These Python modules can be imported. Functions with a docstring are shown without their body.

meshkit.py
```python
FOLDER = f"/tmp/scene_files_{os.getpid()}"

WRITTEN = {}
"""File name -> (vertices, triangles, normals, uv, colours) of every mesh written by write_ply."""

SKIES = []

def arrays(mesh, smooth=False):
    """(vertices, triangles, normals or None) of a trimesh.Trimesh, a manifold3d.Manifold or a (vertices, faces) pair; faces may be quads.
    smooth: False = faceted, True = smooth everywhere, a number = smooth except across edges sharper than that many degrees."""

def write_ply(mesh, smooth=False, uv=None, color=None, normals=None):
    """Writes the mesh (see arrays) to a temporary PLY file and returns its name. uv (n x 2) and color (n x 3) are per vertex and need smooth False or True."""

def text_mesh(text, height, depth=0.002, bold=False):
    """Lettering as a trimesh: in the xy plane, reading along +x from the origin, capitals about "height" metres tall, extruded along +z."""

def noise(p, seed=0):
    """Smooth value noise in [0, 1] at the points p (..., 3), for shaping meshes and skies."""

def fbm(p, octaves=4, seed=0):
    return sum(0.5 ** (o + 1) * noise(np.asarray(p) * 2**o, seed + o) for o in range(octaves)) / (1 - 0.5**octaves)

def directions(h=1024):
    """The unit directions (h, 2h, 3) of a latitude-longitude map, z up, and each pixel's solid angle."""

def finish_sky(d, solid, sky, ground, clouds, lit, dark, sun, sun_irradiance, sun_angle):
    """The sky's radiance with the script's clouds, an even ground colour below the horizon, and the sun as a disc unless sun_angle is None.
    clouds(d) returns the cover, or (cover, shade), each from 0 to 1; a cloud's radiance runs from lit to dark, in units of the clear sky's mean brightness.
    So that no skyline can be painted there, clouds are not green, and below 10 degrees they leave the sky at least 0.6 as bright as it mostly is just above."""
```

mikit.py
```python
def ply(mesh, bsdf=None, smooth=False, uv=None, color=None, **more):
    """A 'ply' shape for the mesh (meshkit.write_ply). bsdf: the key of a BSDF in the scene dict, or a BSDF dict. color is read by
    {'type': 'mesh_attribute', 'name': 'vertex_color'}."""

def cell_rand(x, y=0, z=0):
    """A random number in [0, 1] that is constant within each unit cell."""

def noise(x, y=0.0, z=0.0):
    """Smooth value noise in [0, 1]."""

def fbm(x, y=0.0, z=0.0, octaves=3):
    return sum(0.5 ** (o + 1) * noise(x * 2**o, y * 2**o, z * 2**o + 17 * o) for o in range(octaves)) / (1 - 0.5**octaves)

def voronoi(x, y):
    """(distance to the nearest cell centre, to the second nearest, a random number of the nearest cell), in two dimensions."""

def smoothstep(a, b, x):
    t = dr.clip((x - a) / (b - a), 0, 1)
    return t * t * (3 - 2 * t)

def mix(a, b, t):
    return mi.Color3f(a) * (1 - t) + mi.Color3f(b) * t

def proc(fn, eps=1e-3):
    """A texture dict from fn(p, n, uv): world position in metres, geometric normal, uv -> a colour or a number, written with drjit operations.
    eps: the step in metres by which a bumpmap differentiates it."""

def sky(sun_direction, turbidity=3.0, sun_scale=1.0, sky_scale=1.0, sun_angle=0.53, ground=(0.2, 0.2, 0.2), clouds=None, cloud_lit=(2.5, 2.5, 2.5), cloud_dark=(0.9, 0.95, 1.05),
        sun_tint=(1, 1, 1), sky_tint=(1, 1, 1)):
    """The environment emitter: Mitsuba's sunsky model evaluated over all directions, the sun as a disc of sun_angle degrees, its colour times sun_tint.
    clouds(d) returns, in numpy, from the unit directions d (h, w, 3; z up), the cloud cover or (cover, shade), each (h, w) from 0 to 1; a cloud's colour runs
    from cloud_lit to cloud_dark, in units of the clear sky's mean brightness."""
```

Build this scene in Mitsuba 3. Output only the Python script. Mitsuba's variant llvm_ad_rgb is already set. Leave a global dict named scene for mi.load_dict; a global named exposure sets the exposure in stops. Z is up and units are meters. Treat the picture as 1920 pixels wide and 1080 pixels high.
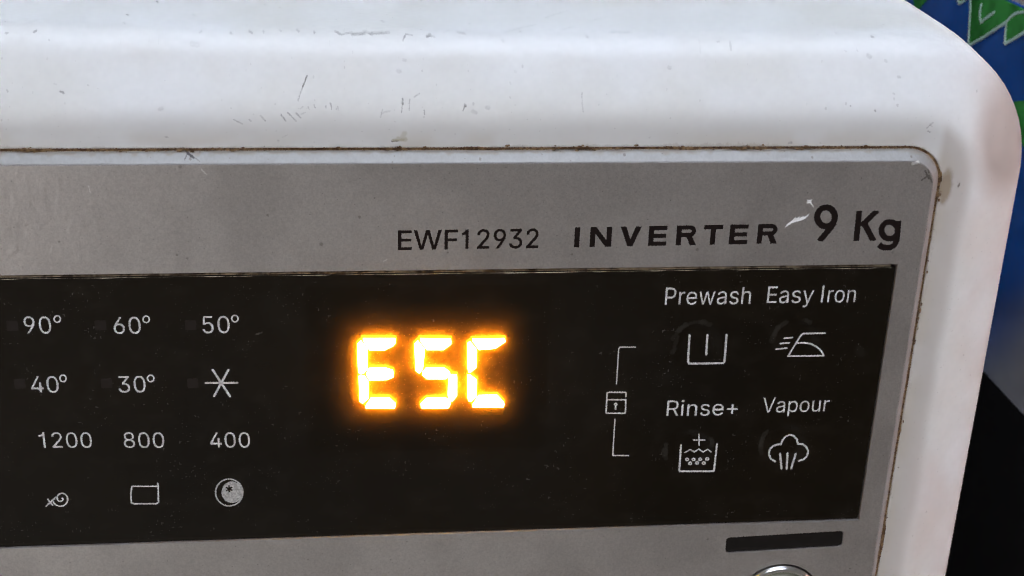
import math, random
import numpy as np
import trimesh
import drjit as dr
import mitsuba as mi
import mikit, meshkit
from mikit import proc, noise, fbm, smoothstep, mix, voronoi
from shapely.geometry import Polygon, LineString, box as sbox
from shapely.ops import unary_union
from shapely import affinity

random.seed(7)
rng = np.random.default_rng(7)
T = mi.ScalarTransform4f
MM = 0.001
# The front of the control panel lies in the plane y = 0, x to the right, z up; the floor is 0.80 m below its middle.
# ------------------------------------------------------------------ camera, lights, exposure
EYE = np.array([-0.02912, -0.24623, 0.10687])
FWD = np.array([0.10787, 0.91197, -0.39582])
UP = np.array([0.01398, 0.39671, 0.91784])
exposure = 0.0
scene = {'type': 'scene'}
labels = {}
scene['camera'] = {'type': 'thinlens', 'aperture_radius': 0.0006, 'focus_distance': 0.262, 'fov': 2 * math.degrees(math.atan(960 / 2600)), 'fov_axis': 'x', 'near_clip': 0.01, 'far_clip': 60.0,
                   'to_world': T().look_at(origin=EYE.tolist(), target=(EYE + FWD).tolist(), up=UP.tolist())}


def rgb(*c):
    return {'type': 'rgb', 'value': list(c)}


def area_lamp(key, centre, aim, w, h, radiance, label, cat):
    """A rectangular lamp or an added, unseen light panel that shines towards aim."""
    scene[key] = {'type': 'rectangle', 'to_world': T().look_at(origin=list(centre), target=list(aim), up=[0, 0.05, 1]) @ T().scale([w / 2, h / 2, 1]),
                  'bsdf': {'type': 'diffuse', 'reflectance': rgb(0.5, 0.5, 0.5)}, 'emitter': {'type': 'area', 'radiance': rgb(*radiance)}}
    labels[key] = {'label': label, 'category': cat}


scene['room_light'] = {'type': 'constant', 'radiance': rgb(0.14, 0.135, 0.133)}
area_lamp('ceiling_lamp', (0.10, -0.72, 1.55), (0, 0, 0), 1.1, 0.6, (11.0, 12.4, 14.5), 'flat white ceiling lamp above the front of the washing machine', 'lamp')
area_lamp('side_fill', (2.0, -0.32, -0.10), (0.1, 0, 0), 0.7, 0.9, (4.7, 2.7, 2.2), 'added warm pinkish light panel to the right of the washing machine', 'lamp')  # unseen panel added to warm the right side of the frame

area_lamp('left_fill', (-1.5, -2.1, -0.25), (-0.05, 0, 0), 0.8, 1.0, (4.4, 4.2, 4.2), 'added glowing panel in front of the washing machine on the left', 'light_panel')  # unseen panel added to brighten the left of the silver

# ------------------------------------------------------------------ helpers


def ref(k):
    return {'type': 'ref', 'id': k}


def put(key, mesh, bsdf, smooth=False, **more):
    n, k = 1, key
    while k in scene:
        k = f'{key}_{n:03d}'
        n += 1
    scene[k] = mikit.ply(mesh, bsdf, smooth, **more)
    return k


def lab(key, label):
    labels.setdefault(key, {})['label'] = label


def slab(poly, d0, d1):
    """A shapely shape in panel millimetres (X, Z) as a solid between the depths d0 < d1 (mm, positive = away from the viewer)."""
    parts = []
    for g in getattr(poly, 'geoms', [poly]):
        if g.geom_type != 'Polygon' or g.area < 1e-6:
            continue
        m = trimesh.creation.extrude_polygon(g, d1 - d0, engine='earcut')
        v = m.vertices
        m = trimesh.Trimesh(np.stack([v[:, 0], d1 - v[:, 2], v[:, 1]], 1) * MM, m.faces, process=False)
        parts.append(m)
    return trimesh.util.concatenate(parts)


def stroke(lines, w, cap=1, join=1):
    return unary_union([LineString(l).buffer(w / 2, cap_style=cap, join_style=join, resolution=6) for l in lines])


def rrect(x0, z0, x1, z1, r, n=10):
    """Outline points and outward normals of a rounded rectangle, counter-clockwise, straight runs subdivided."""
    P, N = [], []
    cs = [(x1 - r, z0 + r, -90), (x1 - r, z1 - r, 0), (x0 + r, z1 - r, 90), (x0 + r, z0 + r, 180)]
    for i, (cx, cz, a0) in enumerate(cs):
        for t in np.linspace(0, 1, n + 1):
            a = math.radians(a0 + 90 * t)
            N.append((math.cos(a), math.sin(a)))
            P.append((cx + r * N[-1][0], cz + r * N[-1][1]))
        nx, nz, na = cs[(i + 1) % 4]
        e = (nx + r * math.cos(math.radians(na)), nz + r * math.sin(math.radians(na)))
        s = P[-1]
        k = max(2, int(math.hypot(e[0] - s[0], e[1] - s[1]) / 6))
        for t in np.arange(1, k) / k:
            P.append((s[0] + (e[0] - s[0]) * t, s[1] + (e[1] - s[1]) * t))
            N.append(N[-1])
    return np.array(P), np.array(N)


def sweep(P, N, prof, closed=True):
    """Sweeps the profile [(offset, depth)] along the outline; returns (vertices in metres, quads)."""
    prof = np.asarray(prof, float)
    n, m = len(P), len(prof)
    v = np.zeros((n, m, 3))
    v[:, :, 0] = P[:, None, 0] + N[:, None, 0] * prof[None, :, 0]
    v[:, :, 2] = P[:, None, 1] + N[:, None, 1] * prof[None, :, 0]
    v[:, :, 1] = prof[None, :, 1]
    i, j = np.meshgrid(np.arange(n if closed else n - 1), np.arange(m - 1), indexing='ij')
    i2 = (i + 1) % n
    q = np.stack([i * m + j, i * m + j + 1, i2 * m + j + 1, i2 * m + j], -1).reshape(-1, 4)
    return v, q


def fillet(points, n=7):
    """points: (o, d, radius) -> polyline with rounded corners."""
    out = []
    for k, (o, d, r) in enumerate(points):
        p = np.array([o, d], float)
        if r == 0 or k in (0, len(points) - 1):
            out.append(p)
            continue
        a, b = np.array(points[k - 1][:2], float), np.array(points[k + 1][:2], float)
        ua, ub = (a - p) / np.linalg.norm(a - p), (b - p) / np.linalg.norm(b - p)
        ra, rb = min(r, 0.49 * np.linalg.norm(a - p)), min(r, 0.49 * np.linalg.norm(b - p))
        for t in np.linspace(0, 1, n):
            out.append((1 - t) ** 2 * (p + ua * ra) + 2 * t * (1 - t) * p + t * t * (p + ub * rb))
    return np.array(out)


# ------------------------------------------------------------------ measured shapes, millimetres on the panel plane
TEXTS = [
    ('control_panel', 'model_lettering', 'EWF12932', -22.1, 4.81, 8.27, 8.39, 3.96, 'k'),
    ('display_window', 'temperature_lettering', '90', -92.88, -87.9, -8.24, -8.33, 3.61, 'w'),
    ('display_window', 'temperature_lettering', '60', -76.33, -71.27, -8.62, -8.66, 3.58, 'w'),
    ('display_window', 'temperature_lettering', '50', -59.64, -54.51, -8.83, -8.87, 3.68, 'w'),
    ('display_window', 'temperature_lettering', '40', -92.92, -87.73, -20.89, -21.02, 3.62, 'w'),
    ('display_window', 'temperature_lettering', '30', -76.43, -71.29, -21.3, -21.38, 3.65, 'w'),
    ('display_window', 'spin_speed_lettering', '1200', -92.66, -82.56, -33.15, -33.46, 3.51, 'w'),
    ('display_window', 'spin_speed_lettering', '800', -76.43, -68.58, -33.65, -33.89, 3.54, 'w'),
    ('display_window', 'spin_speed_lettering', '400', -59.63, -51.78, -34.1, -34.34, 3.51, 'w'),
    ('display_window', 'option_lettering', 'Prewash', 30.7, 48.13, -4.34, -4.39, 3.79, 'w'),
    ('display_window', 'option_lettering', 'Easy Iron', 51.49, 69.78, -4.3, -4.39, 3.69, 'w'),
    ('display_window', 'option_lettering', 'Rinse+', 32.92, 47.88, -29.42, -29.64, 3.62, 'w'),
    ('display_window', 'option_lettering', 'Vapour', 53.13, 67.31, -29.22, -29.28, 3.56, 'w'),
]
SYMBOLS = [
    ('degree_sign', None, 0.32, [[(-86.04, -5.34), (-86.06, -5.09), (-86.15, -4.88), (-86.31, -4.72), (-86.51, -4.65), (-86.73, -4.67), (-86.93, -4.78), (-87.1, -4.96), (-87.2, -5.19), (-87.22, -5.45), (-87.17, -5.68), (-87.04, -5.87), (-86.86, -5.99), (-86.64, -6.02), (-86.43, -5.95), (-86.24, -5.8), (-86.11, -5.59), (-86.04, -5.34)]]),
    ('degree_sign', None, 0.32, [[(-69.55, -5.71), (-69.57, -5.46), (-69.67, -5.24), (-69.83, -5.08), (-70.04, -5.01), (-70.26, -5.03), (-70.46, -5.14), (-70.62, -5.32), (-70.72, -5.56), (-70.74, -5.81), (-70.68, -6.05), (-70.54, -6.25), (-70.36, -6.36), (-70.14, -6.39), (-69.92, -6.32), (-69.74, -6.17), (-69.6, -5.96), (-69.55, -5.71)]]),
    ('degree_sign', None, 0.32, [[(-52.85, -5.85), (-52.87, -5.6), (-52.98, -5.38), (-53.15, -5.22), (-53.36, -5.15), (-53.58, -5.17), (-53.79, -5.28), (-53.95, -5.47), (-54.04, -5.7), (-54.05, -5.96), (-53.98, -6.2), (-53.84, -6.39), (-53.65, -6.51), (-53.43, -6.54), (-53.21, -6.47), (-53.03, -6.32), (-52.9, -6.11), (-52.85, -5.85)]]),
    ('degree_sign', None, 0.32, [[(-86.17, -17.97), (-86.18, -17.71), (-86.28, -17.48), (-86.44, -17.32), (-86.64, -17.24), (-86.86, -17.26), (-87.07, -17.38), (-87.24, -17.57), (-87.34, -17.81), (-87.37, -18.07), (-87.31, -18.32), (-87.18, -18.52), (-87.0, -18.64), (-86.78, -18.67), (-86.56, -18.6), (-86.37, -18.45), (-86.23, -18.23), (-86.17, -17.97)]]),
    ('degree_sign', None, 0.32, [[(-69.6, -18.36), (-69.63, -18.1), (-69.73, -17.87), (-69.9, -17.71), (-70.11, -17.63), (-70.33, -17.65), (-70.54, -17.76), (-70.7, -17.96), (-70.8, -18.2), (-70.82, -18.46), (-70.76, -18.71), (-70.62, -18.91), (-70.43, -19.04), (-70.21, -19.07), (-69.99, -19.0), (-69.8, -18.84), (-69.66, -18.62), (-69.6, -18.36)]]),
    ('snowflake_symbol', 'white six-pointed cold wash symbol', 0.48, [[(-59.77, -19.59), (-53.66, -19.72)], [(-58.24, -16.78), (-55.2, -22.69)], [(-55.23, -16.85), (-58.28, -22.52)]]),
    ('prewash_symbol', 'white open tub symbol with one upright bar', 0.5, [[(36.3, -11.11), (36.49, -17.02), (36.72, -17.51), (43.8, -17.55), (44.07, -17.19), (43.92, -11.2)], [(39.96, -11.18), (40.12, -15.54)]]),
    ('easy_iron_symbol', 'white iron symbol with three speed lines', 0.4, [[(64.37, -11.21), (59.74, -11.22), (59.22, -11.95), (57.27, -16.25), (64.76, -16.33), (64.13, -15.21), (63.03, -14.26), (61.73, -13.57), (60.23, -13.28), (58.64, -13.33)], [(55.97, -12.22), (57.7, -12.07)], [(55.32, -13.39), (57.17, -13.24)], [(54.53, -14.63), (56.82, -14.42)]]),
    ('bracket_symbol', 'thin white upper bracket above the padlock', 0.29, [[(25.37, -13.56), (22.17, -13.5), (22.02, -13.9), (22.05, -21.71)]]),
    ('bracket_symbol', 'thin white lower bracket below the padlock', 0.29, [[(22.23, -29.97), (22.26, -38.22), (22.37, -38.49), (25.56, -38.62)]]),
    ('padlock_symbol', 'white padlock symbol between the two brackets', 0.34, [[(20.26, -25.35), (24.2, -25.45), (24.32, -28.31), (24.17, -28.6), (20.44, -28.5), (20.29, -28.27), (20.26, -25.35), (20.23, -23.82), (20.45, -23.67), (24.06, -23.76), (24.19, -23.99), (24.18, -24.75)], [(22.38, -26.46), (22.32, -26.3), (22.19, -26.22), (22.04, -26.24), (21.95, -26.37), (21.96, -26.54), (22.07, -26.67), (22.22, -26.7), (22.34, -26.62), (22.38, -26.46)], [(22.18, -26.65), (22.21, -27.65)]]),
    ('rinse_symbol', 'white tub symbol with plus sign, waves and bubbles', 0.46, [[(36.57, -36.42), (36.7, -42.6), (36.87, -42.75), (43.96, -42.98), (44.16, -42.84), (44.24, -36.48)]]),
    ('rinse_symbol', None, 0.32, [[(40.2, -33.98), (40.43, -36.6)], [(39.12, -35.31), (41.52, -35.38)], [(37.5, -38.26), (38.61, -37.57), (39.57, -38.18), (40.42, -37.48), (41.45, -38.27), (42.33, -37.59), (43.18, -38.32)], [(38.45, -39.94), (38.34, -39.72), (38.13, -39.62), (37.93, -39.7), (37.86, -39.92), (37.96, -40.14), (38.18, -40.24), (38.38, -40.15), (38.45, -39.94)], [(39.84, -39.98), (39.73, -39.76), (39.51, -39.66), (39.31, -39.75), (39.24, -39.96), (39.35, -40.18), (39.56, -40.28), (39.77, -40.2), (39.84, -39.98)], [(41.25, -40.0), (41.14, -39.77), (40.92, -39.68), (40.72, -39.76), (40.65, -39.98), (40.76, -40.2), (40.98, -40.3), (41.18, -40.21), (41.25, -40.0)], [(42.76, -39.96), (42.65, -39.73), (42.43, -39.64), (42.23, -39.72), (42.16, -39.94), (42.27, -40.16), (42.49, -40.26), (42.69, -40.17), (42.76, -39.96)], [(39.18, -40.9), (39.08, -40.68), (38.86, -40.58), (38.66, -40.67), (38.59, -40.88), (38.69, -41.11), (38.91, -41.2), (39.11, -41.12), (39.18, -40.9)], [(40.66, -40.83), (40.56, -40.61), (40.34, -40.51), (40.14, -40.6), (40.07, -40.81), (40.18, -41.04), (40.39, -41.13), (40.6, -41.05), (40.66, -40.83)], [(42.11, -40.91), (42.0, -40.69), (41.79, -40.59), (41.58, -40.67), (41.51, -40.89), (41.62, -41.11), (41.84, -41.21), (42.04, -41.12), (42.11, -40.91)]]),
    ('vapour_symbol', 'white steam cloud symbol with three jets', 0.46, [[(57.22, -41.03), (56.25, -40.38), (55.66, -39.27), (55.69, -38.09), (56.29, -37.28), (57.25, -36.9), (58.04, -36.92), (58.25, -35.9), (58.76, -35.1), (59.63, -34.63), (60.5, -34.92), (61.34, -35.76), (61.68, -36.89), (62.67, -36.98), (63.53, -37.59), (64.13, -38.64), (64.06, -39.82), (63.36, -40.69), (62.34, -41.05)]]),
    ('vapour_symbol', None, 0.5, [[(58.07, -39.14), (58.8, -42.84)], [(59.68, -39.1), (59.92, -42.88)], [(61.48, -39.3), (60.9, -42.85)]]),
    ('spin_symbol', 'grey spiral symbol of the lower row', 0.34, [[(-89.52, -44.84), (-89.48, -44.87), (-89.44, -44.92), (-89.41, -44.98), (-89.39, -45.07), (-89.4, -45.16), (-89.42, -45.26), (-89.47, -45.36), (-89.54, -45.45), (-89.63, -45.53), (-89.73, -45.58), (-89.85, -45.61), (-89.98, -45.6), (-90.1, -45.56), (-90.22, -45.48), (-90.32, -45.36), (-90.4, -45.21), (-90.44, -45.04), (-90.46, -44.84), (-90.44, -44.63), (-90.37, -44.43), (-90.27, -44.23), (-90.14, -44.05), (-89.97, -43.91), (-89.77, -43.81), (-89.56, -43.75), (-89.34, -43.76), (-89.12, -43.82), (-88.92, -43.94), (-88.74, -44.11), (-88.59, -44.34), (-88.5, -44.62), (-88.45, -44.92), (-88.46, -45.24), (-88.53, -45.57), (-88.66, -45.88), (-88.85, -46.17), (-89.08, -46.41), (-89.36, -46.6), (-89.67, -46.71), (-89.99, -46.75), (-90.31, -46.71), (-90.61, -46.58), (-90.89, -46.37), (-91.12, -46.08), (-91.29, -45.73)], [(-92.79, -46.62), (-90.73, -44.64)], [(-92.32, -45.01), (-91.51, -46.47)]]),
    ('tub_symbol', 'grey outlined tub symbol of the lower row', 0.34, [[(-70.54, -42.05), (-70.47, -42.77), (-75.62, -42.59), (-76.0, -44.3), (-76.04, -46.45), (-75.57, -46.67), (-71.11, -46.83), (-70.68, -46.5), (-70.47, -42.77)]]),
    ('night_symbol', 'grey ring of the moon symbol of the lower row', 0.34, [[(-53.73, -44.79), (-53.75, -44.22), (-53.85, -43.67), (-54.04, -43.15), (-54.31, -42.68), (-54.64, -42.28), (-55.03, -41.95), (-55.47, -41.72), (-55.94, -41.58), (-56.43, -41.53), (-56.91, -41.59), (-57.39, -41.75), (-57.83, -42.0), (-58.23, -42.34), (-58.57, -42.76), (-58.85, -43.24), (-59.05, -43.76), (-59.16, -44.31), (-59.19, -44.88), (-59.14, -45.45), (-58.99, -45.98), (-58.77, -46.48), (-58.47, -46.93), (-58.1, -47.3), (-57.69, -47.58), (-57.23, -47.78), (-56.74, -47.87), (-56.25, -47.86), (-55.77, -47.75), (-55.3, -47.54), (-54.88, -47.24), (-54.5, -46.86), (-54.19, -46.41), (-53.95, -45.9), (-53.8, -45.35), (-53.73, -44.79)]]),
]
MOON = [[(-53.8, -44.73), (-53.82, -44.18), (-53.94, -43.66), (-54.16, -43.18), (-54.45, -42.77), (-54.81, -42.45), (-55.22, -42.24), (-55.66, -42.13), (-56.11, -42.15), (-56.56, -42.28), (-56.97, -42.52), (-57.33, -42.86), (-57.63, -43.29), (-57.84, -43.78), (-57.97, -44.31), (-58.0, -44.86), (-57.93, -45.4), (-57.76, -45.9), (-57.51, -46.35), (-57.18, -46.72), (-56.79, -46.99), (-56.36, -47.16), (-55.91, -47.2), (-55.46, -47.13), (-55.02, -46.94), (-54.63, -46.64), (-54.3, -46.25), (-54.04, -45.79), (-53.87, -45.27), (-53.8, -44.73)], [(-56.43, -43.11), (-56.45, -44.55)], [(-56.94, -43.52), (-55.9, -44.19)], [(-55.87, -43.5), (-56.97, -44.21)]]
CAPACITY = [('nine', 1.26, [[(63.08, 14.19), (62.99, 14.62), (62.81, 15.02), (62.57, 15.39), (62.27, 15.7), (61.92, 15.94), (61.54, 16.1), (61.16, 16.18), (60.78, 16.16), (60.42, 16.05), (60.11, 15.85), (59.85, 15.58), (59.66, 15.24), (59.54, 14.85), (59.51, 14.44), (59.56, 14.01), (59.7, 13.59), (59.9, 13.2), (60.18, 12.86), (60.51, 12.58), (60.87, 12.37), (61.26, 12.25), (61.64, 12.23), (62.02, 12.29), (62.35, 12.45), (62.64, 12.69), (62.87, 13.0), (63.02, 13.36), (63.09, 13.77), (63.08, 14.19)], [(63.07, 12.97), (62.63, 12.09), (60.59, 9.11)]]), ('kay', 1.16, [[(67.86, 15.41), (68.08, 9.11)], [(71.53, 15.52), (68.71, 12.24)], [(69.27, 12.73), (71.67, 8.98)]]), ('gee', 1.2, [[(76.28, 11.25), (76.18, 11.66), (75.99, 12.05), (75.73, 12.39), (75.4, 12.68), (75.04, 12.88), (74.65, 13.0), (74.26, 13.03), (73.89, 12.96), (73.56, 12.81), (73.29, 12.56), (73.08, 12.25), (72.96, 11.89), (72.93, 11.49), (72.99, 11.07), (73.13, 10.67), (73.36, 10.3), (73.65, 9.98), (74.0, 9.73), (74.38, 9.56), (74.77, 9.49), (75.15, 9.51), (75.51, 9.62), (75.81, 9.83), (76.06, 10.11), (76.22, 10.45), (76.3, 10.84), (76.28, 11.25)], [(76.1, 13.23), (76.34, 10.0), (76.32, 8.93), (75.94, 8.04), (75.22, 7.59), (74.36, 7.56), (73.47, 7.8), (72.85, 8.26)]])]
INVERTER = [('I', 11.82, 12.79, 8.42, 4.07), ('N', 14.85, 19.04, 8.45, 4.07), ('V', 20.71, 24.8, 8.5, 4.07), ('E', 26.33, 29.88, 8.55, 4.07), ('R', 31.79, 35.8, 8.6, 4.07), ('T', 37.18, 40.92, 8.65, 4.07), ('E', 42.35, 45.99, 8.7, 4.06), ('R', 47.93, 52.01, 8.75, 4.06)]
SEGMENTS = [[(-29.27, -9.94), (-22.64, -10.07), (-22.44, -10.71), (-23.07, -11.59), (-24.78, -12.48), (-27.79, -12.42)], [(-30.21, -11.25), (-29.35, -10.35), (-28.0, -12.42), (-28.09, -16.49), (-28.81, -17.38), (-29.49, -17.65), (-30.16, -17.15)], [(-27.91, -16.5), (-24.56, -16.49), (-23.04, -17.09), (-22.87, -18.31), (-24.32, -18.99), (-27.86, -19.0), (-28.56, -17.78)], [(-30.05, -18.2), (-28.74, -18.12), (-27.94, -19.34), (-27.85, -22.84), (-29.19, -24.19), (-29.95, -23.59)], [(-28.9, -25.24), (-27.65, -23.13), (-23.83, -23.17), (-22.51, -24.59), (-22.82, -25.46)], [(-18.12, -10.16), (-11.63, -10.37), (-11.62, -11.35), (-13.18, -12.64), (-16.59, -12.57)], [(-19.05, -11.48), (-18.24, -10.57), (-16.77, -12.65), (-17.16, -16.68), (-17.97, -17.8), (-18.86, -16.98)], [(-16.7, -16.69), (-12.88, -16.78), (-11.64, -17.86), (-12.6, -19.07), (-16.56, -18.98), (-17.58, -17.92)], [(-12.29, -18.9), (-11.45, -18.24), (-10.35, -18.38), (-10.29, -22.78), (-11.38, -24.24), (-12.34, -23.17)], [(-17.81, -24.83), (-16.53, -23.47), (-12.6, -23.45), (-11.5, -24.41), (-12.01, -25.62), (-17.55, -25.54)], [(-7.83, -10.5), (-1.06, -10.49), (-0.84, -11.0), (-3.0, -12.57), (-6.31, -12.78)], [(-8.62, -11.55), (-7.95, -10.95), (-6.48, -12.95), (-6.56, -16.63), (-7.95, -17.86), (-8.42, -17.5)], [(-8.45, -18.42), (-7.81, -18.38), (-6.35, -19.62), (-6.41, -23.09), (-7.57, -24.34), (-8.3, -24.08)], [(-7.5, -25.56), (-6.1, -23.09), (-2.21, -23.1), (-0.7, -24.92), (-0.94, -25.79)]]
INDICATORS = [(-95.02, -6.62), (-78.76, -6.77), (-61.88, -7.09), (-94.97, -18.94), (-78.66, -19.21), (-62.23, -19.61)]
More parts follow.
